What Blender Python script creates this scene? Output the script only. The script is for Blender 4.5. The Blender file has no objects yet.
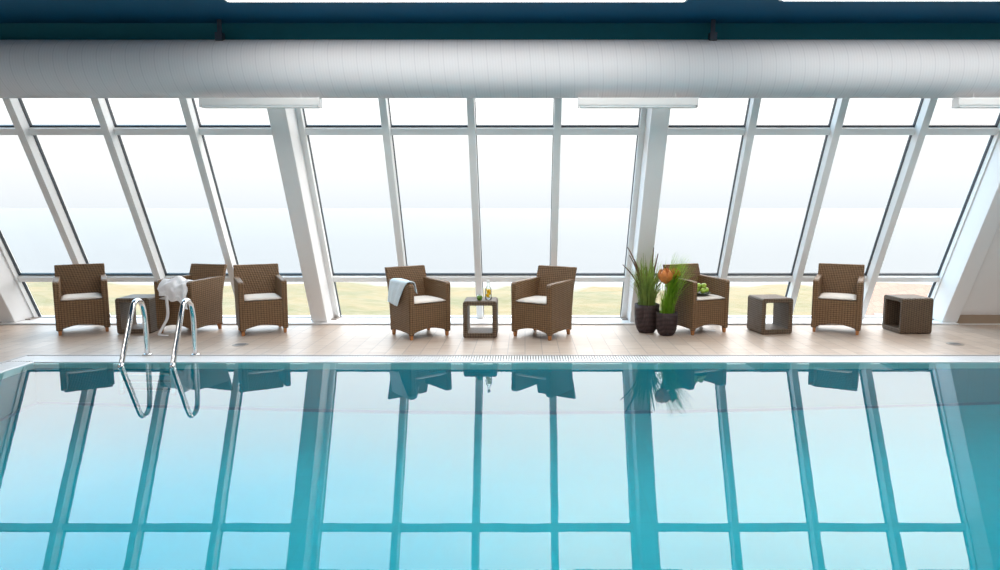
import bpy, bmesh, math, random
from mathutils import Vector, Matrix, noise
random.seed(7)
PI = math.pi
S = bpy.context.scene
C = S.collection

# ------------------------------------------------------------------ camera
cam = bpy.data.objects.new('camera', bpy.data.cameras.new('camera'))
C.objects.link(cam); S.camera = cam
cam.location = (0, 0, 1.5)
cam.rotation_euler = (math.radians(90 - 6.64), 0, 0)
cam.data.sensor_width = 36
cam.data.lens = 24.12
cam.data.shift_x = -0.025
cam.data.clip_end = 6000
S.view_settings.view_transform = 'Standard'
S.view_settings.look = 'None'
S.view_settings.exposure = 0
S.view_settings.gamma = 1
S.view_settings.use_curve_mapping = False

# ------------------------------------------------------------------ node helper
class NT:
    def __init__(s, tree): s.t = tree; s.n = tree.nodes; s.l = tree.links
    def new(s, typ, **kw):
        n = s.n.new(typ)
        for k, v in kw.items():
            if k == 'ins':
                for a, b in v.items(): s.put(n, a, b)
            else: setattr(n, k, v)
        return n
    def put(s, n, key, v):
        sock = n.inputs[key]
        if isinstance(v, bpy.types.NodeSocket): s.l.new(v, sock)
        else: sock.default_value = v
    def math(s, op, a, b=None, c=None, clamp=False):
        n = s.n.new('ShaderNodeMath'); n.operation = op; n.use_clamp = clamp
        for i, v in enumerate((a, b, c)):
            if v is not None: s.put(n, i, v)
        return n.outputs[0]
    def mix(s, fac, a, b):
        n = s.n.new('ShaderNodeMix'); n.data_type = 'RGBA'
        s.put(n, 0, fac)
        for i, v in ((6, a), (7, b)):
            if isinstance(v, bpy.types.NodeSocket): s.l.new(v, n.inputs[i])
            else: n.inputs[i].default_value = (*v, 1) if len(v) == 3 else v
        return n.outputs[2]
    def ramp(s, fac, stops, interp='LINEAR'):
        n = s.n.new('ShaderNodeValToRGB'); n.color_ramp.interpolation = interp
        e = n.color_ramp.elements
        while len(e) < len(stops): e.new(0.5)
        for el, (p, c) in zip(e, stops):
            el.position = p; el.color = (c, c, c, 1) if isinstance(c, (int, float)) else (*c, 1)
        s.put(n, 0, fac)
        return n.outputs[0]
    def noise(s, vec, scale, detail=4, rough=.5):
        n = s.n.new('ShaderNodeTexNoise')
        if vec is not None: s.l.new(vec, n.inputs['Vector'])
        n.inputs['Scale'].default_value = scale
        n.inputs['Detail'].default_value = detail
        n.inputs['Roughness'].default_value = rough
        return n.outputs['Fac']

# ------------------------------------------------------------------ sky: bright overcast, paler at the horizon
W = bpy.data.worlds.new('world'); S.world = W; W.use_nodes = True
w = NT(W.node_tree); w.n.clear()
tc = w.new('ShaderNodeTexCoord').outputs['Generated']
sep = w.new('ShaderNodeSeparateXYZ', ins={0: tc}).outputs
zz = sep[2]; xx = sep[0]
K = 9.0
lum = w.ramp(zz, [(0.0, .98 / K), (.03, 1.03 / K), (.09, 1.15 / K), (.16, 1.6 / K), (.23, 3.3 / K), (.34, 5.4 / K), (.5, 8.6 / K), (.60, 5.0 / K), (1, 3.4 / K)])
cloud = w.noise(w.new('ShaderNodeMapping', ins={0: tc, 3: (1, 1, 2.6)}).outputs[0], 3.2, 6, .55)
hi = w.math('SMOOTH_MIN', w.math('MULTIPLY', w.math('MAXIMUM', w.math('SUBTRACT', zz, .20), 0), 3.6), 1, .1)
side = w.math('MULTIPLY_ADD', xx, -1.67, .17, clamp=True)              # bluer to the left
cl = w.ramp(cloud, [(.36, 1.0), (.62, .0)])
bl = w.math('MULTIPLY', hi, w.math('MULTIPLY_ADD', cl, .18, w.math('MULTIPLY', side, .80)), clamp=True)
tint = w.mix(bl, w.mix(hi, (1, 1, 1), (1, .95, .91)), (.25, .60, .90))
haze = w.mix(w.math('MULTIPLY_ADD', zz, -14, 1, clamp=True), (1, 1, 1), (.93, .98, 1.03))
col = w.new('ShaderNodeMix', data_type='RGBA', blend_type='MULTIPLY'); col.inputs[0].default_value = 1
w.l.new(tint, col.inputs[6]); w.l.new(haze, col.inputs[7])
bg = w.new('ShaderNodeBackground', ins={0: col.outputs[2], 1: w.math('MULTIPLY', lum, K)})
w.l.new(bg.outputs[0], w.new('ShaderNodeOutputWorld').inputs[0])

# ------------------------------------------------------------------ materials
def mat(name):
    m = bpy.data.materials.new(name); m.use_nodes = True
    t = NT(m.node_tree); b = t.n['Principled BSDF']
    return m, t, b
def simple(name, c, rough=.5, metal=0, var=.06, scale=6, spec=.5, bump=0, bscale=80):
    m, t, b = mat(name)
    oc = t.new('ShaderNodeTexCoord').outputs['Object']
    n = t.noise(oc, scale)
    lo = tuple(x * (1 - var) for x in c); hi_ = tuple(min(1, x * (1 + var)) for x in c)
    t.l.new(t.mix(n, lo, hi_), b.inputs['Base Color'])
    b.inputs['Roughness'].default_value = rough
    b.inputs['Metallic'].default_value = metal
    b.inputs['Specular IOR Level'].default_value = spec
    if bump:
        t.l.new(t.new('ShaderNodeBump', ins={'Strength': bump, 'Distance': .01, 'Height': t.noise(oc, bscale)}).outputs[0], b.inputs['Normal'])
    return m
M = {}
M['white'] = simple('white_paint', (.80, .80, .80), .35, var=.02)
M['column'] = simple('white_steel_paint', (.80, .79, .79), .4, var=.02)
M['plaster'] = simple('white_plaster', (.80, .78, .77), .8, var=.03)
M['blue'] = simple('blue_ceiling_paint', (.002, .10, .20), .6, var=.05, scale=1.5, spec=.3)
M['teal'] = simple('dark_teal_paint', (.001, .12, .16), .6, var=.05, scale=1.5, spec=.3)
M['gasket'] = simple('black_rubber', (.012, .022, .035), .5)
M['steel'] = simple('polished_steel', (.72, .72, .72), .12, metal=1, var=.03)
M['dark_metal'] = simple('dark_metal', (.02, .03, .05), .5)
M['wood'] = simple('oiled_teak', (.42, .17, .055), .5, var=.25, scale=20)
M['beige'] = simple('oak_skirting', (.34, .245, .17), .55, var=.1, scale=8)
M['cushion'] = simple('white_cushion_cloth', (.78, .72, .66), .9, var=.03, bump=.1)
M['towel'] = simple('pale_blue_terry', (.70, .80, .86), .95, var=.03, bump=.35, bscale=260)
M['robe'] = simple('white_terry', (.92, .91, .93), .95, var=.03, bump=.35, bscale=220)
M['plasticw'] = simple('white_plastic', (.78, .78, .79), .35, var=.02)
M['lens_off'] = simple('frosted_diffuser', (.72, .76, .78), .3, var=.01)
M['trim_grey'] = simple('grey_edge_tile', (.42, .39, .38), .4, var=.1)
M['spike'] = simple('brown_seed_head', (.13, .06, .035), .8, var=.4, scale=30)
M['petal'] = simple('orange_petal', (.62, .20, .04), .5, var=.45, scale=18)
M['apple'] = simple('green_apple_skin', (.40, .56, .08), .3, var=.25, scale=22)
M['plate'] = simple('dark_green_glaze', (.03, .045, .02), .3)
M['stem'] = simple('brown_stem', (.09, .05, .02), .7)
M['lime'] = simple('dark_green_rind', (.11, .23, .03), .35, var=.35, scale=30)
M['soil'] = simple('dark_soil', (.03, .02, .015), .95)
M['drain'] = simple('brushed_drain_metal', (.33, .29, .26), .35, metal=.6, var=.1)
M['render_wall'] = simple('pale_render', (.27, .22, .18), .8)

def leafy(name, c, var):
    m = simple(name, c, .5, var=var, scale=14); t = NT(m.node_tree); b = t.n['Principled BSDF']
    tl = t.new('ShaderNodeBsdfTranslucent'); t.l.new(b.inputs['Base Color'].links[0].from_socket, tl.inputs[0])
    mx = t.new('ShaderNodeMixShader', ins={0: .5, 1: b.outputs[0], 2: tl.outputs[0]}); t.l.new(mx.outputs[0], t.n['Material Output'].inputs[0])
    return m
M['leaf'] = leafy('green_blade', (.24, .33, .07), .5)
M['leaf_fresh'] = leafy('fresh_green_blade', (.30, .52, .04), .4)
def wicker(name, lo, hi_, pu=.030, pv=.024):
    m, t, b = mat(name)
    s = t.new('ShaderNodeSeparateXYZ', ins={0: t.new('ShaderNodeTexCoord').outputs['Object']}).outputs
    u = t.math('DIVIDE', t.math('ADD', s[0], s[1]), pu)
    v = t.math('DIVIDE', t.math('ADD', s[2], t.math('MULTIPLY', s[1], .35)), pv)
    v2 = v
    hu = t.math('SINE', t.math('MULTIPLY', t.math('FRACT', u), PI))
    hv = t.math('SINE', t.math('MULTIPLY', t.math('FRACT', v2), PI))
    h = t.math('MULTIPLY', t.math('MULTIPLY_ADD', hu, .6, .4), t.math('MULTIPLY_ADD', hv, .7, .3))
    oc = t.new('ShaderNodeTexCoord').outputs['Object']
    n = t.noise(oc, 45, 3)
    c = t.mix(t.math('MULTIPLY_ADD', t.math('SUBTRACT', n, .35), .6, t.math('MULTIPLY', h, .95), clamp=True), lo, hi_)
    t.l.new(c, b.inputs['Base Color'])
    b.inputs['Roughness'].default_value = .55
    b.inputs['Specular IOR Level'].default_value = .35
    t.l.new(t.new('ShaderNodeBump', ins={'Strength': .8, 'Distance': .006, 'Height': h}).outputs[0], b.inputs['Normal'])
    return m
M['wicker'] = wicker('brown_wicker', (.013, .006, .002), (.26, .148, .072))
M['wicker_grey'] = wicker('greyish_wicker', (.016, .009, .005), (.165, .112, .072))
M['pot'] = wicker('dark_woven_pot', (.010, .006, .006), (.055, .032, .032), .02, .05)

# window glass: thin pane, lets the light through and reflects a little
m, t, b = mat('window_glass'); t.n.remove(b)
tr = t.new('ShaderNodeBsdfTransparent', ins={0: (.985, .995, .99, 1)})
gl = t.new('ShaderNodeBsdfGlossy', ins={'Roughness': .02})
fr = t.new('ShaderNodeFresnel', ins={0: 1.2})
mx = t.new('ShaderNodeMixShader', ins={0: fr.outputs[0], 1: tr.outputs[0], 2: gl.outputs[0]})
t.l.new(mx.outputs[0], t.n['Material Output'].inputs[0]); M['glass'] = m
# bottle glass
m, t, b = mat('bottle_glass'); t.n.remove(b)
tr = t.new('ShaderNodeBsdfTransparent', ins={0: (.90, .95, .96, 1)})
gl = t.new('ShaderNodeBsdfGlossy', ins={'Roughness': .03})
fr = t.new('ShaderNodeFresnel', ins={0: 1.28})
mx = t.new('ShaderNodeMixShader', ins={0: fr.outputs[0], 1: tr.outputs[0], 2: gl.outputs[0]})
t.l.new(mx.outputs[0], t.n['Material Output'].inputs[0]); M['bottle'] = m

m, t, b = mat('lemon_flesh'); tl = t.new('ShaderNodeBsdfTranslucent', ins={0: (.95, .68, .05, 1)})
b.inputs['Base Color'].default_value = (.95, .68, .05, 1)
mx = t.new('ShaderNodeMixShader', ins={0: .6, 1: b.outputs[0], 2: tl.outputs[0]}); t.l.new(mx.outputs[0], t.n['Material Output'].inputs[0]); M['lemon'] = m
# pool water: real refraction and Fresnel reflection, almost still
m, t, b = mat('pool_water')
b.inputs['Base Color'].default_value = (.30, .95, .98, 1)
b.inputs['Roughness'].default_value = 0
b.inputs['IOR'].default_value = 1.27
b.inputs['Transmission Weight'].default_value = 1
gpos = t.new('ShaderNodeNewGeometry').outputs['Position']
mp = t.new('ShaderNodeMapping', ins={0: gpos, 3: (1, .6, 1)}).outputs[0]
t.l.new(t.new('ShaderNodeBump', ins={'Strength': .018, 'Distance': .02, 'Height': t.noise(mp, 2.2, 2)}).outputs[0], b.inputs['Normal'])
M['water'] = m

# pool lining tiles
def pool_tile(name, c):
    m, t, b = mat(name)
    br = t.new('ShaderNodeTexBrick', offset=0, ins={'Vector': t.new('ShaderNodeNewGeometry').outputs['Position'], 'Scale': 1, 'Brick Width': .15, 'Row Height': .15, 'Mortar Size': .004,
        'Color1': (*c, 1), 'Color2': (*[x * .96 for x in c], 1), 'Mortar': (*[x * .9 for x in c], 1)})
    t.l.new(br.outputs[0], b.inputs['Base Color']); b.inputs['Roughness'].default_value = .4
    return m
M['pool'] = pool_tile('turquoise_pool_tile', (.0, .46, .57))
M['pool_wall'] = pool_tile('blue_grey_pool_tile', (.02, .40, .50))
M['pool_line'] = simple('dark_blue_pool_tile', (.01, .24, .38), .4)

# deck tiles: pale wood look
m, t, b = mat('deck_tiles')
pos = t.new('ShaderNodeNewGeometry').outputs['Position']
rot = t.new('ShaderNodeMapping', ins={0: pos, 2: (0, 0, PI / 2)}).outputs[0]
br = t.new('ShaderNodeTexBrick', offset=.5, ins={'Vector': rot, 'Scale': 1, 'Brick Width': .36, 'Row Height': .18, 'Mortar Size': .0045, 'Mortar Smooth': .3,
    'Color1': (.485, .385, .315, 1), 'Color2': (.585, .485, .405, 1), 'Mortar': (.34, .28, .25, 1), 'Bias': 0})
st = t.noise(t.new('ShaderNodeMapping', ins={0: pos, 3: (1, 7, 1)}).outputs[0], 4, 6, .6)
c = t.mix(t.ramp(st, [(.35, 0.0), (.7, 1.0)]), (1, 1, 1), (.86, .80, .76))
mu = t.new('ShaderNodeMix', data_type='RGBA', blend_type='MULTIPLY'); mu.inputs[0].default_value = 1
t.l.new(br.outputs[0], mu.inputs[6]); t.l.new(c, mu.inputs[7])
t.l.new(mu.outputs[2], b.inputs['Base Color'])
b.inputs['Roughness'].default_value = .38
b.inputs['Specular IOR Level'].default_value = .45
t.l.new(t.new('ShaderNodeBump', ins={'Strength': .3, 'Distance': .004, 'Height': t.math('SUBTRACT', 1, br.outputs['Fac'])}).outputs[0], b.inputs['Normal'])
M['deck'] = m

# air duct: pale sheet, fine seams between strips
m, t, b = mat('duct_sheet')
s_ = t.new('ShaderNodeSeparateXYZ', ins={0: t.new('ShaderNodeNewGeometry').outputs['Position']}).outputs
hel = t.math('ADD', s_[0], t.math('MULTIPLY', s_[2], .08))
fr_ = t.math('FRACT', t.math('DIVIDE', hel, .145))
seam = t.ramp(fr_, [(0, 1.0), (.045, 0.0), (.955, 0.0), (1, 1.0)])
fr2 = t.math('FRACT', t.math('DIVIDE', hel, .029))
rib = t.math('SINE', t.math('MULTIPLY', fr2, PI))
b1 = t.mix(t.math('MULTIPLY_ADD', rib, .35, .3), (.66, .66, .69), (.76, .76, .785))
t.l.new(t.mix(t.math('MULTIPLY', seam, .5), b1, (.52, .52, .56)), b.inputs['Base Color'])
b.inputs['Roughness'].default_value = .5
b.inputs['Roughness'].default_value = .8
b.inputs['Specular IOR Level'].default_value = .1
M['duct'] = m

# ceiling lamp
m, t, b = mat('lit_lamp_panel')
b.inputs['Base Color'].default_value = (.8, .8, .8, 1)
b.inputs['Emission Color'].default_value = (1, .95, .90, 1)
b.inputs['Emission Strength'].default_value = 5.0
M['lamp'] = m

# sea, dunes, terracotta roof
m, t, b = mat('sea')
pos = t.new('ShaderNodeNewGeometry').outputs['Position']
n1 = t.noise(t.new('ShaderNodeMapping', ins={0: pos, 3: (.25, 1, 1)}).outputs[0], .05, 5)
b.inputs['Roughness'].default_value = .2
b.inputs['Specular IOR Level'].default_value = .22
t.l.new(t.mix(n1, (.068, .086, .098), (.086, .102, .112)), b.inputs['Base Color'])
n2 = t.noise(t.new('ShaderNodeMapping', ins={0: pos, 3: (.3, 1, 1)}).outputs[0], .6, 5)
t.l.new(t.new('ShaderNodeBump', ins={'Strength': .10, 'Distance': .5, 'Height': n2}).outputs[0], b.inputs['Normal'])
M['sea'] = m
m, t, b = mat('dune_grass')
pos = t.new('ShaderNodeNewGeometry').outputs['Position']
n1 = t.noise(t.new('ShaderNodeMapping', ins={0: pos, 3: (.5, 1, 1)}).outputs[0], .35, 6, .6)
n2 = t.noise(t.new('ShaderNodeMapping', ins={0: pos, 3: (.6, 1.2, 1)}).outputs[0], 1.8, 5, .7)
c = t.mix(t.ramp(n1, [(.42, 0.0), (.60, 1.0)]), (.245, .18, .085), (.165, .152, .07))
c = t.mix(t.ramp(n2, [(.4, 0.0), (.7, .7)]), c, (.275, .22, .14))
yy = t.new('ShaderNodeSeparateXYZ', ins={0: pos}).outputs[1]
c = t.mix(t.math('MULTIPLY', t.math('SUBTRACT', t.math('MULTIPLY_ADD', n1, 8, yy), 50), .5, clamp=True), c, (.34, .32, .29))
t.l.new(c, b.inputs['Base Color']); b.inputs['Roughness'].default_value = .95
M['dune'] = m
m, t, b = mat('terracotta_tiles')
pos = t.new('ShaderNodeNewGeometry').outputs['Position']
br = t.new('ShaderNodeTexBrick', ins={'Vector': pos, 'Scale': 1, 'Brick Width': .3, 'Row Height': .35, 'Mortar Size': .02,
    'Color1': (.36, .21, .15, 1), 'Color2': (.385, .235, .17, 1), 'Mortar': (.32, .19, .14, 1)})
t.l.new(br.outputs[0], b.inputs['Base Color']); b.inputs['Roughness'].default_value = .8
M['terracotta'] = m

# ------------------------------------------------------------------ mesh helpers
def obj(name, bm, m, parent=None, smooth=False, bevel=0, seg=2, sub=0, loc=None):
    me = bpy.data.meshes.new(name)
    bmesh.ops.recalc_face_normals(bm, faces=bm.faces)
    bm.to_mesh(me); bm.free()
    o = bpy.data.objects.new(name, me); C.objects.link(o)
    for mm in (m if isinstance(m, (list, tuple)) else [m]): me.materials.append(mm)
    if smooth:
        for p in me.polygons: p.use_smooth = True
    if bevel:
        d = o.modifiers.new('bevel', 'BEVEL'); d.width = bevel; d.segments = seg; d.limit_method = 'ANGLE'
        for p in me.polygons: p.use_smooth = True
        d.harden_normals = True
    if sub:
        d = o.modifiers.new('sub', 'SUBSURF'); d.levels = sub; d.render_levels = sub
    if parent: o.parent = parent
    if loc: o.location = loc
    return o
def box(bm, x0, x1, y0, y1, z0, z1, mx=None, mi=0):
    vs = [bm.verts.new((x, y, z)) for x in (x0, x1) for y in (y0, y1) for z in (z0, z1)]
    if mx is not None:
        for v in vs: v.co = mx @ v.co
    for f in ((0, 1, 3, 2), (4, 6, 7, 5), (0, 4, 5, 1), (2, 3, 7, 6), (0, 2, 6, 4), (1, 5, 7, 3)):
        bm.faces.new([vs[i] for i in f]).material_index = mi
    return vs
def prism(bm, poly, axis, a, b_):
    """poly: 2-D points, extruded along axis from a to b_"""
    def P(p, q):
        return {'x': (q, p[0], p[1]), 'y': (p[0], q, p[1]), 'z': (p[0], p[1], q)}[axis]
    A = [bm.verts.new(P(p, a)) for p in poly]; B = [bm.verts.new(P(p, b_)) for p in poly]
    n = len(poly)
    bm.faces.new(A); bm.faces.new(B[::-1])
    for i in range(n): bm.faces.new((A[i], B[i], B[(i + 1) % n], A[(i + 1) % n]))
def tube(bm, pts, r, seg=10, taper=None, caps=True):
    pts = [Vector(p) for p in pts]; rings = []
    for i, p in enumerate(pts):
        d = (pts[min(i + 1, len(pts) - 1)] - pts[max(i - 1, 0)]).normalized()
        a = d.orthogonal().normalized() if i == 0 else (prev - d * prev.dot(d)).normalized()
        prev = a; b_ = d.cross(a)
        rr = r if taper is None else taper[i]
        rings.append([bm.verts.new(p + (a * math.cos(t_) + b_ * math.sin(t_)) * rr) for t_ in [2 * PI * k / seg for k in range(seg)]])
    for A, B in zip(rings, rings[1:]):
        for k in range(seg): bm.faces.new((A[k], A[(k + 1) % seg], B[(k + 1) % seg], B[k]))
    if caps: bm.faces.new(rings[0][::-1]); bm.faces.new(rings[-1])
def lathe(bm, prof, seg=24, cx=0, cy=0, squash=1):
    rings = []
    for r, z in prof:
        rings.append([bm.verts.new((cx + r * math.cos(2 * PI * k / seg), cy + r * math.sin(2 * PI * k / seg) * squash, z)) for k in range(seg)])
    for A, B in zip(rings, rings[1:]):
        for k in range(seg): bm.faces.new((A[k], A[(k + 1) % seg], B[(k + 1) % seg], B[k]))
    bm.faces.new(rings[0][::-1]); bm.faces.new(rings[-1])
def smoothpath(pts, n=6):
    pts = [Vector(p) for p in pts]; out = []
    P = [pts[0] * 2 - pts[1]] + pts + [pts[-1] * 2 - pts[-2]]
    for i in range(1, len(P) - 2):
        for k in range(n):
            u = k / n; a, b_, c_, d = P[i - 1], P[i], P[i + 1], P[i + 2]
            out.append(.5 * ((2 * b_) + (c_ - a) * u + (2 * a - 5 * b_ + 4 * c_ - d) * u * u + (3 * b_ - a - 3 * c_ + d) * u ** 3))
    return out + [pts[-1]]
def tag(o, label=None, cat=None, group=None, kind=None):
    if label: o['label'] = label
    if cat: o['category'] = cat
    if group: o['group'] = group
    if kind: o['kind'] = kind
    return o
def struct(name, bm, m, parent=None, **kw):
    o = obj(name, bm, m, parent, **kw)
    if not parent: o['kind'] = 'structure'
    return o
def thing(name, label, cat, loc=(0, 0, 0), rz=0, group=None):
    o = bpy.data.objects.new(name, None); C.objects.link(o)
    o.empty_display_size = .1
    o.location = loc; o.rotation_euler = (0, 0, rz)
    return tag(o, label, cat, group)
def dup(root, loc, rz, label=None, group=None):
    r = root.copy(); C.objects.link(r); r.location = loc; r.rotation_euler = (0, 0, rz)
    if label: r['label'] = label
    if group: r['group'] = group
    for ch in list(root.children):
        c_ = ch.copy(); C.objects.link(c_); c_.parent = r
        for g in list(ch.children):
            d = g.copy(); C.objects.link(d); d.parent = c_
    return r
BM = bmesh.new

# ------------------------------------------------------------------ setting
XL, XR, YB = -9.5, 9.5, -4.0          # room sides and back
TH = math.radians(63.9); CT, ST = math.cos(TH), math.sin(TH)
Y0 = 9.0                              # foot of the glass plane at z = 0
def SL(z, n=0): return Y0 - z * CT / ST - n / ST      # y of the plane lying n inside the glass, at height z
# slope frame: local x = world x, local y = up the slope, local z = inward normal
SM = Matrix(((1, 0, 0, 0), (0, -CT, -ST, Y0), (0, ST, -CT, 0), (0, 0, 0, 1)))
PXL, PY0, PY1, PXR = -4.80, 0.9, 6.42, 8.6            # pool water rectangle
PD = 1.45
ZC = 3.40
XC, PITCH, MUL = -.60, 1.0275, .965      # bay centre, quarter bay, mullion spacing

bm = BM()                             # deck: a ring of slabs round the pool, outside the gutter
G = .27
for (a, b_, c_, d) in ((XL, XR, PY1 + G + .03, 8.47), (XL, PXL - G - .03, YB, PY1 + G + .03), (PXR + G + .03, XR, YB, PY1 + G + .03), (PXL - G - .03, PXR + G + .03, YB, PY0 - G - .03)):
    box(bm, a, b_, c_, d, -.25, 0)
struct('floor', bm, M['deck'])
def ring(bm, x0, x1, y0, y1, w_, z0, z1):
    box(bm, x0 - w_, x1 + w_, y1, y1 + w_, z0, z1); box(bm, x0 - w_, x1 + w_, y0 - w_, y0, z0, z1)
    box(bm, x0 - w_, x0, y0, y1, z0, z1); box(bm, x1, x1 + w_, y0, y1, z0, z1)
bm = BM(); ring(bm, PXL - G, PXR + G, PY0 - G, PY1 + G, .03, -.25, .001)
struct('trim_1', bm, M['trim_grey'])
# gutter bed and nosing
bm = BM(); ring(bm, PXL - .035, PXR + .035, PY0 - .035, PY1 + .035, G - .035, -.25, -.06)
struct('trim_2', bm, M['plasticw'])
bm = BM(); ring(bm, PXL, PXR, PY0, PY1, .035, -.25, -.003)
struct('trim_3', bm, M['plasticw'], bevel=.006)
# gutter grating: slats side by side
bm = BM()
g0, g1 = PY1 + .037, PY1 + G - .003
x = PXL - G
while x < PXR + .03:
    box(bm, x, x + .017, g0, g1, -.03, -.004); x += .027
box(bm, PXL - G, PXR + .03, g0 + .09, g0 + .105, -.035, -.012)
gr = obj('gutter_grating', bm, M['plasticw'])
tag(gr, 'white slatted overflow grating between the far tiled deck and the water', 'grating')
bm = BM()
y = PY0
while y < PY1 + .01:
    box(bm, PXL - G + .003, PXL - .037, y, y + .017, -.03, -.004); y += .027
box(bm, PXL - .14, PXL - .125, PY0, PY1 + .02, -.035, -.012)
gr = obj('gutter_grating', bm, M['plasticw'])
tag(gr, 'white slatted overflow grating along the left end of the pool', 'grating')
# pool basin
bm = BM()
box(bm, PXL - .2, PXR + .2, PY0 - .2, PY1 + .2, -PD - .2, -PD)
struct('pool_floor', bm, M['pool'])
for nm, r in (('pool_wall_far', (PXL - .2, PXR + .2, PY1, PY1 + .2)), ('pool_wall_near', (PXL - .2, PXR + .2, PY0 - .2, PY0)), ('pool_wall_left', (PXL - .2, PXL, PY0, PY1)), ('pool_wall_right', (PXR, PXR + .2, PY0, PY1))):
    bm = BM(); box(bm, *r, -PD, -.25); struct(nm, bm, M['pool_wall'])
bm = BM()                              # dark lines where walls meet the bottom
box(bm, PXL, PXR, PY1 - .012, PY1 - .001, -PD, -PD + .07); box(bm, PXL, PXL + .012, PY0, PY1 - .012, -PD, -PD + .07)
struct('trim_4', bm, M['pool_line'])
bm = BM()
nx, ny = 2, 2
vs = [bm.verts.new(p) for p in ((PXL, PY0, -.012), (PXR, PY0, -.012), (PXR, PY1, -.012), (PXL, PY1, -.012))]
bm.faces.new(vs)
o = obj('pool_water', bm, M['water']); tag(o, 'still turquoise pool water mirroring the slanted windows', 'water', kind='stuff')

# sill
bm = BM(); box(bm, XC - 6 * PITCH, XC + 6 * PITCH, 8.47, 9.12, -.25, .02)
struct('trim_5', bm, M['white'], bevel=.008)
# kerb shadow gap: thin dark joint where sill meets the deck
bm = BM(); box(bm, XC - 6 * PITCH, XC + 6 * PITCH, 8.462, 8.47, -.002, .006)
struct('trim_6', bm, M['trim_grey'])
bm = BM(); box(bm, XC - 6 * PITCH + .2, XC + 6 * PITCH - .2, 8.915, 8.935, .02, .030)
struct('trim_7', bm, M['trim_grey'])

ST_TOP = 3.25 / ST
TR1, TR2 = (.63, .70), (2.613, 2.69)
for bay, k0 in enumerate((-6, -2, 2)):
    bm = BM()
    for k in range(k0, k0 + 5):
        X = XC + (k0 + 2) * PITCH + (k - k0 - 2) * (PITCH if k - k0 in (0, 4) else MUL)
        if (k - k0) in (0, 4):
            ew = .19 if k in (-6, 6) else .16
            a, b_ = (X, X + ew) if k == k0 else (X - ew, X)
            box(bm, a, b_, 0.03, ST_TOP, -.02, .10, SM)
        else:
            box(bm, X - .040, X + .040, .0, ST_TOP, -.02, .16, SM)
    xa, xb = XC + k0 * PITCH, XC + (k0 + 4) * PITCH
    for s0, s1, dd in ((-.02, .014, .04), (*TR1, .075), (*TR2, .075), (ST_TOP - .08, ST_TOP + .02, .09)):
        box(bm, xa, xb, s0, s1, -.02, dd, SM)
    fr = struct(f'window_{bay + 1}', bm, M['white'])
    ga = BM(); gp = BM()
    for k in range(k0, k0 + 4):
        XB = XC + (k0 + 2) * PITCH; q = k - k0 - 2
        a = XB - 2 * PITCH + (.19 if k == -6 else .16) if q == -2 else XB + q * MUL + .040
        b_ = XB + 2 * PITCH - (.19 if k == 5 else .16) if q == 1 else XB + (q + 1) * MUL - .040
        for s0, s1 in ((.014, TR1[0]), (TR1[1], TR2[0]), (TR2[1], ST_TOP - .08)):
            e = .006
            box(ga, a, b_, s0, s0 + (.010 if s0 < .1 else .018), -.005, .03, SM); box(ga, a, b_, s1 - e, s1, -.005, .03, SM)
            box(ga, a, a + e, s0, s1, -.005, .038, SM); box(ga, b_ - e, b_, s0, s1, -.005, .038, SM)
            vs = [gp.verts.new(SM @ Vector(p)) for p in ((a, s0, .002), (b_, s0, .002), (b_, s1, .002), (a, s1, .002))]
            gp.faces.new(vs)
    struct('gasket', ga, M['gasket'], fr)
    struct('glass_pane', gp, M['glass'], fr)

# sloped columns
def sloped(bm, x0, x1, n0, n1, z0, z1):
    prism(bm, [(SL(z0, n1), z0), (SL(z0, n0), z0), (SL(z1, n0), z1), (SL(z1, n1), z1)], 'x', x0, x1)
for k, lab in ((-6, 'white slanted steel column at the far left of the window front'), (-2, 'white slanted column between the left and middle window bays'),
               (2, 'white slanted column behind the tall grass plant'), (6, 'white slanted column at the right end of the windows')):
    X = XC + k * (PITCH if abs(k) < 5 else 1.015)
    t_ = thing('sloped_column', lab, 'column', (X, SL(.02, .2), .02), 0, 'slanted window columns')
    bm = BM(); sloped(bm, -.10, .10, .10, .40, .02, 2.78)
    o = obj('shaft', bm, M['column'], t_, bevel=.01); o.matrix_parent_inverse = t_.matrix_world.inverted() if False else Matrix.Identity(4)
    for v in o.data.vertices: v.co -= Vector((0, SL(.02, .2), .02))
    bm = BM()
    for sx in (-1, 1): box(bm, *sorted((sx * .10, sx * .17)), 8.72, 8.88, .02, .036)
    o = obj('foot_plate', bm, M['drain'], t_)
    for v in o.data.vertices: v.co -= Vector((0, SL(.02, .2), .02))

# solid slanted walls beyond the windows, skirting, upper band, ceiling, side and back walls
for nm, (a, b_), sk in (('wall_left_slope', (XL, XC - 6 * PITCH), 'baseboard_left'), ('wall_right_slope', (XC + 6 * PITCH, XR), 'baseboard_right')):
    bm = BM(); sloped(bm, a, b_, -.02, .365, -.25, ZC + .02); struct(nm, bm, M['plaster'])
    bm = BM()
    prism(bm, [(SL(0, .365), 0), (SL(0, .365) - .025, 0), (SL(.12, .365) - .025, .12), (SL(.12, .365), .12)], 'x', a if a < -7 else a + .026, b_ if b_ > 7 else b_ - .026)
    struct(sk, bm, M['beige'])
bm = BM(); sloped(bm, XC - 6 * PITCH, XC + 6 * PITCH, -.05, .08, 3.23, ZC + .03); struct('wall_upper', bm, M['teal'])
bm = BM(); box(bm, XL, XR, YB, 7.9, ZC, ZC + .2); struct('ceiling', bm, M['blue'])
bm = BM(); box(bm, XL - .2, XL, YB, 9.3, -.25, ZC + .2); struct('wall_left', bm, M['plaster'])
bm = BM(); box(bm, XR, XR + .2, YB, 9.3, -.25, ZC + .2); struct('wall_right', bm, M['plaster'])
bm = BM(); box(bm, XL, XR, YB - .2, YB, -.25, .5); box(bm, XL, XR, YB - .2, YB, 3.1, ZC + .2)
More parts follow.
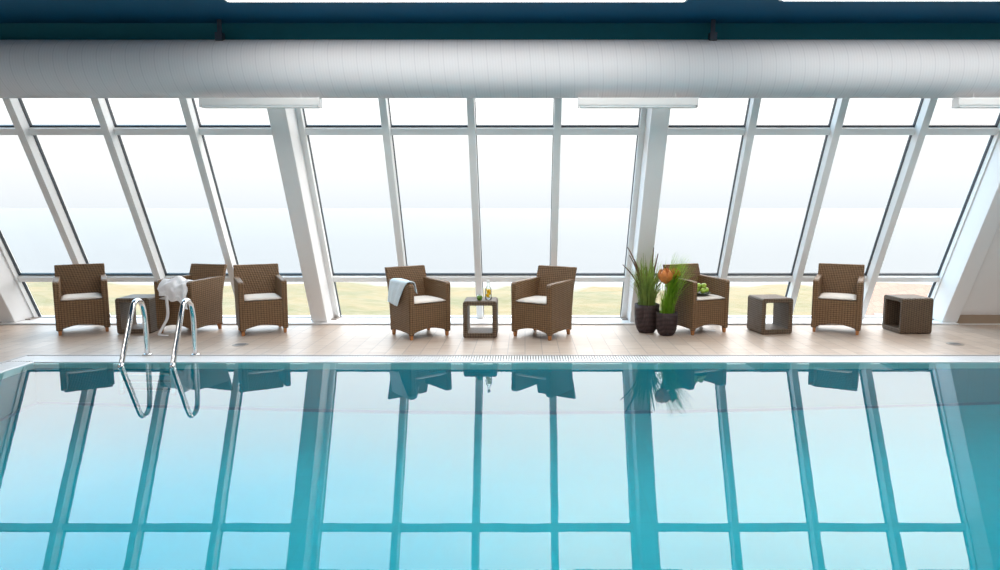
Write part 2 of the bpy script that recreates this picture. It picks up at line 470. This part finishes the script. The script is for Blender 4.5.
box(bm, XL, -8.4, YB - .2, YB, .5, 3.1); box(bm, 8.4, XR, YB - .2, YB, .5, 3.1); struct('wall_back', bm, M['plaster'])
bm = BM()
for i in range(9): box(bm, -8.4 + i * 2.1 - .04, -8.4 + i * 2.1 + .04, YB - .15, YB - .05, .5, 3.1)
box(bm, -8.4, 8.4, YB - .15, YB - .05, .5, .58); box(bm, -8.4, 8.4, YB - .15, YB - .05, 3.02, 3.1)
fr = struct('window_4', bm, M['white'])  # unseen back window, added to let fill light in from behind the camera
bm = BM(); bm.faces.new([bm.verts.new(p) for p in ((-8.4, YB - .1, .5), (8.4, YB - .1, .5), (8.4, YB - .1, 3.1), (-8.4, YB - .1, 3.1))]); struct('glass_pane', bm, M['glass'], fr)

# ------------------------------------------------------------------ outside: sea, dunes, house
def flat(x0, x1, y0, y1, z, m, name):
    bm = BM(); bm.faces.new([bm.verts.new(p) for p in ((x0, y0, z), (x1, y0, z), (x1, y1, z), (x0, y1, z))])
    return obj(name, bm, m)
o = flat(-5000, 5000, 75, 5500, -8.6, M['sea'], 'sea'); tag(o, 'pale flat sea reaching a hazy horizon behind the windows', 'sea', kind='stuff')
bm = BM(); nx, ny = 150, 80
V = [[None] * (ny + 1) for _ in range(nx + 1)]
for i in range(nx + 1):
    for j in range(ny + 1):
        X = -90 + 180 * i / nx; Y = 9.4 + 85 * (j / ny) ** 1.15
        z = -3.95 + .45 * noise.noise(Vector((X * .11, Y * .14, 0))) + .30 * noise.noise(Vector((X * .45, Y * .5, 4))) + .12 * noise.noise(Vector((X * 1.3, Y * 1.4, 9)))
        if Y > 50: z -= (Y - 50) * .16
        if Y < 12: z = min(z, -4.0)
        V[i][j] = bm.verts.new((X, Y, z))
for i in range(nx):
    for j in range(ny): bm.faces.new((V[i][j], V[i + 1][j], V[i + 1][j + 1], V[i][j + 1]))
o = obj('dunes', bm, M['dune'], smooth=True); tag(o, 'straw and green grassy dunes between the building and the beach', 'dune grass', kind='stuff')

hs = thing('neighbouring_house', 'low house with a peach tiled roof, beyond the lower panes at the right', 'house', (16.7, 21.9, -4.6), math.radians(-26.7))
bm = BM(); box(bm, -4.6, 5.4, -3.2, 3.2, 0, 2.6); obj('walls', bm, M['render_wall'], hs)
bm = BM(); prism(bm, [(-4.0, 1.7), (-4.0, 1.85), (0, 3.42), (4.0, 1.85), (4.0, 1.7)], 'x', -5.0, 5.8); obj('roof', bm, M['terracotta'], hs)

# ------------------------------------------------------------------ air duct with hangers, lamps
DY, DZ, DR = 7.22, 2.93, .292
du = thing('air_duct', 'large round white air duct running along the top of the windows', 'air duct', (0, DY, DZ))
bm = BM(); N = 48; rings = []
for x in (XL, XR):
    rings.append([bm.verts.new((x, DR * math.cos(2 * PI * k / N), DR * math.sin(2 * PI * k / N))) for k in range(N)])
for A, B in zip(rings, rings[1:]):
    for k in range(N): bm.faces.new((A[k], A[(k + 1) % N], B[(k + 1) % N], B[k]))
obj('duct_tube', bm, M['duct'], du, smooth=True)
for X in (-8.1, -3.12, 1.92, 6.95):
    bm = BM(); box(bm, X - .022, X + .022, -.006 - .12, .006 - .12, DR - .03, ZC - DZ)
    box(bm, X - .035, X + .035, -.16, -.08, DR - .035, DR + .045)
    obj('hanger_strap', bm, M['dark_metal'], du)

def lamp_bar(X, lab):
    t_ = thing('linear_lamp', lab, 'lamp', (X, 7.05, 2.512), 0, 'linear lamps under the duct')
    L = .60
    bm = BM(); prism(bm, [(-.055, .02), (-.055, .088), (-.047, .096), (.047, .096), (.055, .088), (.055, .02)], 'x', -L, L)
    obj('housing', bm, M['white'], t_, bevel=.004)
    bm = BM(); box(bm, -L + .012, L - .012, -.048, .048, .0, .020); obj('diffuser', bm, M['lens_off'], t_)
    for sx in (-1, 1):
        bm = BM(); prism(bm, [(-.058, .002), (-.058, .090), (-.05, .099), (.05, .099), (.058, .090), (.058, .002)], 'x', *sorted((sx * L, sx * (L + .012)))); obj('end_cap', bm, M['plasticw'], t_)
    for sx in (-.4, .4):
        bm = BM(); box(bm, sx - .004, sx + .004, .040, .046, .09, .155); obj('bracket', bm, M['duct'], t_)
    return t_
lamp_bar(-2.71, 'white linear lamp under the duct at the second column from the left')
lamp_bar(1.155, 'white linear lamp under the duct above the grass plants')
lamp_bar(5.03, 'white linear lamp under the duct cut by the right picture edge')
lamp_bar(-6.575, 'white linear lamp under the duct above the leftmost column')

def panel(x0, x1, y0, y1, lab):
    cx, cy = (x0 + x1) / 2, (y0 + y1) / 2
    t_ = thing('ceiling_light', lab, 'ceiling light', (cx, cy, ZC - .05), 0, 'lit ceiling panels')
    hx, hy = (x1 - x0) / 2, (y1 - y0) / 2
    bm = BM(); prism(bm, [(-hx, -hy), (hx, -hy), (hx, hy), (-hx, hy)], 'z', 0.006, .05); obj('frame', bm, M['white'], t_, bevel=.006)
    bm = BM(); box(bm, -hx + .03, hx - .03, -hy + .03, hy - .03, 0, .01); obj('diffuser', bm, M['lamp'], t_)
panel(-2.72, 1.47, 5.1, 6.37, 'long lit ceiling panel at the top edge over the middle windows')
panel(2.30, 6.7, 5.1, 6.34, 'long lit ceiling panel at the top edge over the right windows')
panel(-8.0, -4.2, 1.6, 2.6, 'added fill light panel over the left of the pool, out of view')  # this panel and the next two are unseen, added to fill the interior
panel(-2.78, 1.54, .6, 1.6, 'added fill light panel over the near pool edge in the middle, out of view')
panel(2.47, 6.8, .6, 1.6, 'added fill light panel over the near pool edge at the right, out of view')

# ------------------------------------------------------------------ wicker armchair
def make_chair(label):
    t_ = thing('wicker_armchair', label, 'armchair', group='wicker armchairs by the window')
    WD, F, Bk = .268, -.245, .235                          # half width, front y, back y
    # seat base: front apron with arched lower edge + seat deck
    bm = BM()
    arch = [(WD - .05 - (2 * WD - .1) * i / 10, .07 + .045 * math.sin(PI * i / 10)) for i in range(11)]
    poly = [(-WD + .004, .405), (WD - .004, .405), (WD - .004, .052)] + arch + [(-WD + .004, .052)]
    prism(bm, poly, 'y', F + .004, F + .045)
    box(bm, -WD + .03, WD - .03, F + .03, Bk - .02, .365, .405)
    obj('seat_base', bm, M['wicker'], t_, bevel=.008)
    for sx in (-1, 1):
        bm = BM()
        ar = [(Bk - .03 - (Bk - F - .08) * i / 8, .070 + .010 * math.sin(PI * i / 8)) for i in range(9)]
        poly = [(F, .052), (F - .003, .40), (F - .010, .615), (F + .005, .633), (F + .03, .64), (Bk + .045, .655), (Bk + .045, .55), (Bk + .01, .30), (Bk, .052)] + ar
        prism(bm, poly, 'x', sx * (WD - .062), sx * (WD + .003))
        obj('armrest', bm, M['wicker'], t_, bevel=.018, seg=3)
    bm = BM()
    def yb(z): return Bk - .042 + (0 if z < .35 else (z - .35) * .30)
    zs = [.07, .35, .55, .70, .803]
    poly = [(yb(z), z) for z in zs] + [(yb(z) + .05, z) for z in zs[::-1]]
    prism(bm, poly, 'x', -WD + .006, WD - .006)
    for v in bm.verts:
        v.co.z += 0 if v.co.z < .78 else -.012 * (v.co.x / WD) ** 2
    obj('backrest', bm, M['wicker'], t_, bevel=.012, seg=3)
    bm = BM()                                            # soft cushion
    nx, ny = 12, 12; hw, y0, y1 = WD - .060, F - .006, Bk - .055
    top = {}; bot = {}
    for i in range(nx + 1):
        for j in range(ny + 1):
            u, v = 2 * i / nx - 1, 2 * j / ny - 1
            r = (1 - abs(u) ** 6) * (1 - abs(v) ** 6)
            X = u * hw * (1 - .015 * abs(v) ** 6); Y = (y0 + y1) / 2 + v * (y1 - y0) / 2 * (1 - .015 * abs(u) ** 6)
            top[i, j] = bm.verts.new((X, Y, .424 + .022 * r ** .4 + .006 * (1 - u * u) * (1 - v * v)))
            bot[i, j] = bm.verts.new((X, Y, .418 - .014 * r ** .4))
    for i in range(nx):
        for j in range(ny):
            bm.faces.new((top[i, j], top[i + 1, j], top[i + 1, j + 1], top[i, j + 1]))
            bm.faces.new((bot[i, j], bot[i, j + 1], bot[i + 1, j + 1], bot[i + 1, j]))
    bd = [(i, 0) for i in range(nx)] + [(nx, j) for j in range(ny)] + [(i, ny) for i in range(nx, 0, -1)] + [(0, j) for j in range(ny, 0, -1)]
    for a, b_ in zip(bd, bd[1:] + bd[:1]): bm.faces.new((top[a], bot[a], bot[b_], top[b_]))
    obj('seat_cushion', bm, M['cushion'], t_, smooth=True)
    for sx in (-1, 1):
        for y_, sl in ((F + .035, -.006), (Bk - .035, .02)):
            bm = BM(); x_ = sx * (WD - .034)
            for (zz0, hh, oy) in ():
                pass
            vs = []
            for z_, h_, o_ in ((.12, .024, 0), (.0, .015, sl)):
                vs += [bm.verts.new((x_ + a * h_, y_ + o_ + b_ * h_, z_)) for a, b_ in ((-1, -1), (1, -1), (1, 1), (-1, 1))]
            bm.faces.new(vs[:4]); bm.faces.new(vs[4:][::-1])
            for i in range(4): bm.faces.new((vs[i], vs[4 + i], vs[4 + (i + 1) % 4], vs[(i + 1) % 4]))
            obj('leg', bm, M['wood'], t_, bevel=.004)
    return t_
R = math.radians
chairs = [  # x, y of centre, turn, label
    (-5.38, 8.06, 33, 'brown wicker armchair with white cushion, leftmost of the row'),
    (-4.07, 8.05, -17, 'brown wicker armchair holding a crumpled white bathrobe, behind the pool handrails'),
    (-3.195, 8.03, 28, 'brown wicker armchair with bare white cushion, just left of the second column'),
    (-1.235, 7.79, 38, 'brown wicker armchair with a pale blue towel over its arm'),
    (.20, 7.77, -33, 'brown wicker armchair angled left, just right of the table with the bottle'),
    (2.10, 8.07, 24, 'brown wicker armchair with a plate of green apples on its cushion, beside the plants'),
    (3.81, 8.08, -28, 'brown wicker armchair with white cushion, rightmost of the row'),
]
C0 = make_chair(chairs[0][3]); CH = []
for i, (x, y, a, lab) in enumerate(chairs):
    if i == 0: C0.location = (x, y, 0); C0.rotation_euler.z = R(a); CH.append(C0)
    else: CH.append(dup(C0, (x, y, 0), R(a), lab))

# ------------------------------------------------------------------ hollow cube side tables
def make_table(label):
    t_ = thing('wicker_side_table', label, 'side table', group='hollow wicker side tables')
    hw, H_, dp, th = .195, .43, .19, .052
    def rr(x0, x1, z0, z1, r, n=5):
        out = []
        for cx, cz, a0 in ((x1 - r, z0 + r, -90), (x1 - r, z1 - r, 0), (x0 + r, z1 - r, 90), (x0 + r, z0 + r, 180)):
            for k in range(n + 1):
                a = R(a0 + 90 * k / n); out.append((cx + r * math.cos(a), cz + r * math.sin(a)))
        return out
    A = rr(-hw, hw, 0, H_, .03); B = rr(-hw + th, hw - th, th + .008, H_ - th, .012)
    bm = BM(); n = len(A)
    vs = {(k, y_): [bm.verts.new((p[0], y_, p[1])) for p in P] for k, P in (('a', A), ('b', B)) for y_ in (-dp, dp)}
    for i in range(n):
        j = (i + 1) % n
        bm.faces.new((vs['a', -dp][i], vs['a', -dp][j], vs['a', dp][j], vs['a', dp][i]))
        bm.faces.new((vs['b', -dp][j], vs['b', -dp][i], vs['b', dp][i], vs['b', dp][j]))
        for y_ in (-dp, dp): bm.faces.new((vs['a', y_][i], vs['b', y_][i], vs['b', y_][j], vs['a', y_][j]))
    obj('woven_frame', bm, M['wicker_grey'], t_, bevel=.012, seg=3)
    return t_
T = [(-4.66, 8.03, 4, 'hollow grey-brown wicker side table behind the left pool handrail'),
     (-.517, 7.77, 0, 'hollow wicker side table carrying the bottle and green fruit'),
     (2.955, 8.0, 8, 'hollow wicker side table with open front, between the two right-hand armchairs'),
     (4.63, 8.02, -87, 'wicker side table turned sideways, rightmost of the row')]
T0 = make_table(T[0][3]); T0.location = (*T[0][:2], 0); T0.rotation_euler.z = R(T[0][2])
for x, y, a, lab in T[1:]: dup(T0, (x, y, 0), R(a), lab)

# ------------------------------------------------------------------ pool ladder
la = thing('pool_ladder', 'polished steel pool ladder with two hooped handrails at the far edge', 'pool ladder', (-3.61, 6.715, 0))
prof = smoothpath([(0, 0, -.02), (0, -.003, .30), (0, -.012, .44), (0, -.04, .53), (0, -.10, .572), (0, -.17, .56), (0, -.225, .48), (0, -.32, .27), (0, -.435, .02), (0, -.46, -.10), (0, -.46, -.95)], 5)
for X in (-.245, .245):
    bm = BM(); tube(bm, [(X, p.y, p.z) for p in prof], .025, 16); h = obj('handrail', bm, M['steel'], la, smooth=True)
    bm = BM(); lathe(bm, [(.045, .001), (.045, .008), (.032, .016), (.022, .018)], 20, X, 0); obj('flange', bm, M['steel'], h, smooth=True)
for z in (-.28, -.53, -.78):
    bm = BM(); box(bm, -.245, .245, -.50, -.42, z - .012, z + .012); obj('step', bm, M['steel'], la, bevel=.006)

# ------------------------------------------------------------------ cloths
def drape(bm, prof, w0, w1, nx, f, amp=.006, fold=.0, seed=0, thick=.012):
    """prof: cross-section polyline; f maps (u along section, t across 0..1, point) to a 3-D point; closed with a thickness"""
    P = smoothpath([(p[0], 0, p[1]) for p in prof], 6); n = len(P); A = []; B = []
    for i in range(n):
        d = (P[min(i + 1, n - 1)] - P[max(i - 1, 0)]).normalized(); nr = Vector((-d.z, 0, d.x))
        ra, rb = [], []
        for j in range(nx + 1):
            t_ = j / nx; u = i / (n - 1)
            off = amp * noise.noise(Vector((u * 5 + seed, t_ * 5, seed))) + fold * (.5 + .5 * math.sin(t_ * 17 + 3 * u + seed)) * abs(2 * u - 1)
            p = P[i] + nr * off; q = P[i] + nr * (off + thick)
            ra.append(bm.verts.new(f(u, t_, p))); rb.append(bm.verts.new(f(u, t_, q)))
        A.append(ra); B.append(rb)
    for i in range(n - 1):
        for j in range(nx):
            bm.faces.new((A[i][j], A[i + 1][j], A[i + 1][j + 1], A[i][j + 1])); bm.faces.new((B[i][j], B[i][j + 1], B[i + 1][j + 1], B[i + 1][j]))
    bd = [(i, 0) for i in range(n - 1)] + [(n - 1, j) for j in range(nx)] + [(i, nx) for i in range(n - 1, 0, -1)] + [(0, j) for j in range(nx, 0, -1)]
    for a, b_ in zip(bd, bd[1:] + bd[:1]): bm.faces.new((A[a[0]][a[1]], B[a[0]][a[1]], B[b_[0]][b_[1]], A[b_[0]][b_[1]]))
def on_chair(o, i):
    o.location = CH[i].location; o.rotation_euler = CH[i].rotation_euler
# pale towel over the left arm of chair 4 : section runs outside -> over -> inside
bm = BM()
def f4(u, t_, p):
    # widest on the outside, narrowing to a hanging corner inside
    y0 = -.225 + .20 * max(0, .45 - u) / .45; y1 = .20 - .33 * max(0, u - .6) / .4
    z = p.z
    if u > .62: z += (u - .62) * .20 * (t_ - .15)
    if u < .3: z -= (.3 - u) * .22 * (1 - t_)*.5
    return (p.x, y0 + (y1 - y0) * t_, z)
drape(bm, [(-.300, .40), (-.290, .50), (-.277, .60), (-.270, .648), (-.235, .662), (-.195, .652), (-.180, .61), (-.165, .53)], 0, 1, 16, f4, .006, .010, 3, .010)
o = obj('towel', bm, M['towel'], smooth=True, sub=1); on_chair(o, 3)
tag(o, 'pale blue towel folded over the left arm of a wicker armchair', 'towel')

rb = thing('bathrobe', 'crumpled white bathrobe heaped on an armchair behind the pool handrails', 'bathrobe'); on_chair(rb, 1)
bm = BM()
def f2(u, t_, p):            # heaped on the seat, spilling over the front edge; hangs lower on the right
    n1 = noise.noise(Vector((u * 4.1, t_ * 4.3, 2.2))); n2 = noise.noise(Vector((u * 9, t_ * 8, 7)))
    x0, x1 = -.20 + .02 * u, .25 - .02 * u
    z = p.z
    if u > .62: z = p.z + (u - .62) * .50 * (1 - t_) ** .7
    z -= .05 * (1 - math.sin(PI * min(1, t_ * 1.15))) * (1 - u)
    return (x0 + (x1 - x0) * t_ + .03 * n1, p.x - .012 * n2, z + .03 * n1 + .018 * n2 + .016 * math.sin(t_ * 15 + 4 * u) * (.3 + u))
drape(bm, [(.04, .47), (-.02, .55), (-.10, .64), (-.17, .665), (-.235, .64), (-.285, .57), (-.300, .47), (-.298, .37), (-.295, .30)], 0, 1, 28, f2, .02, .018, 5, .026)
obj('robe_cloth', bm, M['robe'], rb, smooth=True, sub=1)
bm = BM()
pth = smoothpath([(-.05, -.27, .50), (-.055, -.285, .42), (-.05, -.285, .30), (-.065, -.285, .20), (-.11, -.30, .11), (-.145, -.32, .04), (-.13, -.35, .012), (-.06, -.37, .010), (.0, -.35, .010)], 6)
sec = []
for i, p in enumerate(pth):
    d = (pth[min(i + 1, len(pth) - 1)] - pth[max(i - 1, 0)]).normalized()
    s_ = Vector((1, 0, 0)) if abs(d.z) > .5 else Vector((-d.y, d.x, 0)).normalized()
    nn = d.cross(s_).normalized() * .006
    sec.append([bm.verts.new(p + s_ * a * .018 + nn * b_) for a, b_ in ((-1, -1), (1, -1), (1, 1), (-1, 1))])
for A, B in zip(sec, sec[1:]):
    for k in range(4): bm.faces.new((A[k], A[(k + 1) % 4], B[(k + 1) % 4], B[k]))
bm.faces.new(sec[0]); bm.faces.new(sec[-1][::-1])
obj('belt', bm, M['robe'], rb, smooth=True)

# ------------------------------------------------------------------ things on table and chair
def make_fruit(name, r, m, lab, cat, loc, group=None, rz=0):
    t_ = thing(name, lab, cat, loc, rz, group)
    bm = BM()
    prof = [(.02 * r, .10 * r), (.25 * r, .02 * r), (.45 * r, 0), (.75 * r, .18 * r), (.96 * r, .62 * r), (1.0 * r, 1.0 * r), (.92 * r, 1.42 * r), (.68 * r, 1.74 * r), (.38 * r, 1.84 * r), (.14 * r, 1.76 * r), (.02 * r, 1.66 * r)]
    lathe(bm, prof, 18); obj('flesh', bm, m, t_, smooth=True)
    bm = BM(); tube(bm, [(0, 0, 1.62 * r), (.04 * r, 0, 1.95 * r), (.14 * r, 0, 2.15 * r)], .05 * r, 6); obj('stem', bm, M['stem'], t_)
    return t_
TT = .4305
make_fruit('green_apple', .033, M['lime'], 'small dark green fruit on the table left of the bottle', 'fruit', (-.525, 7.66, TT))
bt = thing('glass_bottle', 'clear glass bottle with yellow lemon slices on the wicker side table', 'bottle', (-.427, 7.74, TT))
bm = BM(); lathe(bm, [(.030, 0), (.037, .006), (.038, .03), (.036, .10), (.034, .125), (.020, .150), (.014, .165), (.014, .195), (.017, .197), (.017, .203)], 24); obj('bottle_body', bm, M['bottle'], bt, smooth=True)
bm = BM(); lathe(bm, [(.016, .198), (.018, .202), (.018, .222), (.014, .226)], 20); obj('stopper', bm, M['plasticw'], bt, smooth=True)
for i, (dx, dy, z, ax, ay) in enumerate(((-.008, -.012, .050, 80, 10), (.010, .008, .066, 60, -40), (-.006, .010, .088, 75, 50), (.008, -.010, .100, 85, -15), (0, 0, .032, 20, 10), (-.012, 0, .108, 50, 70))):
    bm = BM(); lathe(bm, [(.019, -.003), (.021, 0), (.019, .003)], 16)
    sl = obj('lemon_slice', bm, M['lemon'], bt, smooth=True); sl.location = (dx, dy, z); sl.rotation_euler = (R(ax), 0, R(ay))

# plate of apples on chair 6 cushion
cm = Matrix.Translation(CH[5].location) @ Matrix.Rotation(R(22), 4, 'Z')
pc = cm @ Vector((-.035, -.10, .463))
pl = BM(); lathe(pl, [(.05, 0), (.10, .006), (.122, .022), (.118, .025), (.09, .012), (.04, .009)], 28)
pl = obj('fruit_plate', pl, M['plate'], smooth=True, loc=pc); tag(pl, 'dark round plate under the green apples on an armchair cushion', 'plate')
for i, (dx, dy, dz, lab) in enumerate(((-.062, -.028, .018, 'green apple at the left front of the plate'), (.010, -.058, .018, 'green apple at the front middle of the plate'), (.066, .006, .018, 'green apple at the right rim of the plate'),
        (-.03, .048, .018, 'green apple at the back of the plate'), (-.034, -.010, .072, 'green apple on top of the pile, left one'), (.034, -.004, .071, 'green apple on top of the pile, right one'))):
    if i == 0: A0 = make_fruit('green_apple', .033, M['apple'], lab, 'fruit', pc + Vector((dx, dy, dz)), 'green apples on the plate')
    else: dup(A0, pc + Vector((dx, dy, dz)), i * 1.3, lab)

# ------------------------------------------------------------------ plants
def blade(bm, base, ang, lean, h, wdt, n=7, curl=1.0):
    d = Vector((math.cos(ang), math.sin(ang), 0)); s_ = Vector((-d.y, d.x, 0)); rows = []
    for i in range(n + 1):
        u = i / n
        p = base + d * (lean * u ** (1.3 + curl)) + Vector((0, 0, h * u - lean * .25 * u ** 3))
        w_ = wdt * (1 - u) ** .7 * (.6 + u) if i < n else .0004
        rows.append((bm.verts.new(p - s_ * w_), bm.verts.new(p + s_ * w_ + d * .0015)))
    for a, b_ in zip(rows, rows[1:]): bm.faces.new((a[0], a[1], b_[1], b_[0]))
    return rows[-1][0].co.copy()
def pot(t_, r, h, ribs=0):
    bm = BM()
    prof = [(r * .50, 0), (r * .62, .004), (r * .80, h * .12), (r * .93, h * .30), (r * .99, h * .55), (r, h * .80), (r, h), (r * .93, h), (r * .93, h * .9)]
    lathe(bm, prof, 28); obj('pot', bm, M['pot'], t_, smooth=True)
    bm = BM(); lathe(bm, [(r * .93, h * .88), (r * .5, h * .9), (.01, h * .91)], 20); obj('soil', bm, M['soil'], t_)
rnd = random.Random(3)
p1 = thing('potted_grass', 'tall grass with brown seed spikes in the larger dark pot', 'potted plant', (1.465, 7.965, 0), 0, 'potted grasses')
pot(p1, .148, .345)
bm = BM()
for i in range(330):
    a = rnd.uniform(0, 2 * PI); rr = rnd.uniform(0, .12)
    blade(bm, Vector((rr * math.cos(a), rr * math.sin(a), .31)), a + rnd.uniform(-.5, .5), rnd.uniform(.0, .24), rnd.uniform(.24, .56), rnd.uniform(.004, .008))
for i in range(70):
    a = rnd.uniform(0, 2 * PI); rr = rnd.uniform(0, .11)
    blade(bm, Vector((rr * math.cos(a), rr * math.sin(a), .31)), a, rnd.uniform(.02, .18), rnd.uniform(.5, .68), rnd.uniform(.004, .006), 7, .2)
obj('foliage', bm, M['leaf'], p1)
bm = BM()
for a, ln, h in ((PI, .25, .54), (PI * .98, .17, .66), (2.6, .12, .60), (PI * .85, .21, .76), (.2, .02, .76), (.0, .07, .68), (3.6, .05, .48), (.6, .13, .42), (4.4, .05, .52), (-.3, .10, .44), (PI, .08, .42), (3.3, .14, .40), (.1, .16, .36), (4.9, .03, .44)):
    pts = [Vector((.05 * math.cos(a) + ln * u ** 2 * math.cos(a), .05 * math.sin(a) + ln * u ** 2 * math.sin(a), .31 + h * (u - .06 * u ** 3))) for u in [k / 12 for k in range(13)]]
    tube(bm, pts, .002, 5, [.0022 if k < 6 else .0022 + .0062 * math.sin(PI * (k - 5) / 8) for k in range(13)])
obj('seed_spikes', bm, M['spike'], p1)
p2 = thing('potted_grass', 'fresh green grass with orange blooms in the smaller dark pot', 'potted plant', (1.665, 7.78, 0), 0, 'potted grasses')
pot(p2, .127, .275)
bm = BM()
for i in range(240):
    a = rnd.uniform(0, 2 * PI); rr = rnd.uniform(0, .09)
    dx = rnd.uniform(-.3, 1.0)
    h = rnd.uniform(.14, .34) if dx < .2 else rnd.uniform(.22, .80)
    blade(bm, Vector((rr * math.cos(a), rr * math.sin(a), .245)), rnd.uniform(-.7, .7) if dx > 0 else a, abs(dx) * .28, h, rnd.uniform(.004, .0075))
for i in range(75):
    a = rnd.uniform(0, 2 * PI); rr = rnd.uniform(0, .08)
    blade(bm, Vector((rr * math.cos(a), rr * math.sin(a), .245)), rnd.uniform(-.5, .5), rnd.uniform(.12, .34), rnd.uniform(.5, .76), rnd.uniform(.006, .009), 7, .0)
obj('foliage', bm, M['leaf_fresh'], p2)
def bloom(c, r):
    bm = BM()
    tube(bm, smoothpath([(0.01, 0, .25), (c[0] * .6, c[1] * .6, .4), (c[0], c[1], c[2] - r * .6)], 5), .0045, 6)
    for v in bm.verts: pass
    obj('flower_stem', bm, M['leaf_fresh'], p2)
    bm = BM()
    for layer, (cnt, sp, hh) in enumerate(((6, 1.0, 1.0), (5, .72, 1.15), (4, .4, 1.2))):
        for k in range(cnt):
            a = 2 * PI * k / cnt + layer * .5
            d = Vector((math.cos(a), math.sin(a), 0)); s_ = Vector((-d.y, d.x, 0)); rows = []
            for i in range(7):
                u = i / 6; rad = r * sp * math.sin(PI * (.12 + .62 * u)) * 1.0
                w_ = r * .52 * math.sin(PI * min(1, .08 + .88 * u)) * (1.1 - .2 * layer)
                z = (u - .45) * r * 1.7 * hh
                rows.append([bm.verts.new(Vector(c) + d * (rad - .15 * w_ * abs(q)) + s_ * w_ * q + Vector((0, 0, z - .1 * r * abs(q)))) for q in (-1, -.5, 0, .5, 1)])
            for A, B in zip(rows, rows[1:]):
                for q in range(4): bm.faces.new((A[q], A[q + 1], B[q + 1], B[q]))
    o = obj('flower', bm, M['petal'], p2, smooth=True)
    d_ = o.modifiers.new('s', 'SOLIDIFY'); d_.thickness = .003
bloom((-.03, -.02, .70), .088)
bloom((.095, .06, .72), .066)

# ------------------------------------------------------------------ floor drains
for (X, Y, lab) in ((4.74, 7.26, 'round metal floor drain in the deck below the rightmost side table'), (-3.12, 7.22, 'round metal floor drain in the deck right of the pool handrails')):
    t_ = thing('floor_drain', lab, 'drain', (X, Y, 0), 0, 'floor drains')
    bm = BM(); lathe(bm, [(.085, .0005), (.085, .003), (.078, .004), (.0005, .004)], 28); obj('rim', bm, M['drain'], t_)
    bm = BM()
    for i in range(-2, 3): box(bm, -math.sqrt(.06 ** 2 - (i * .02) ** 2), math.sqrt(.06 ** 2 - (i * .02) ** 2), i * .02 - .004, i * .02 + .004, .0038, .0045)
    obj('slots', bm, M['dark_metal'], t_)
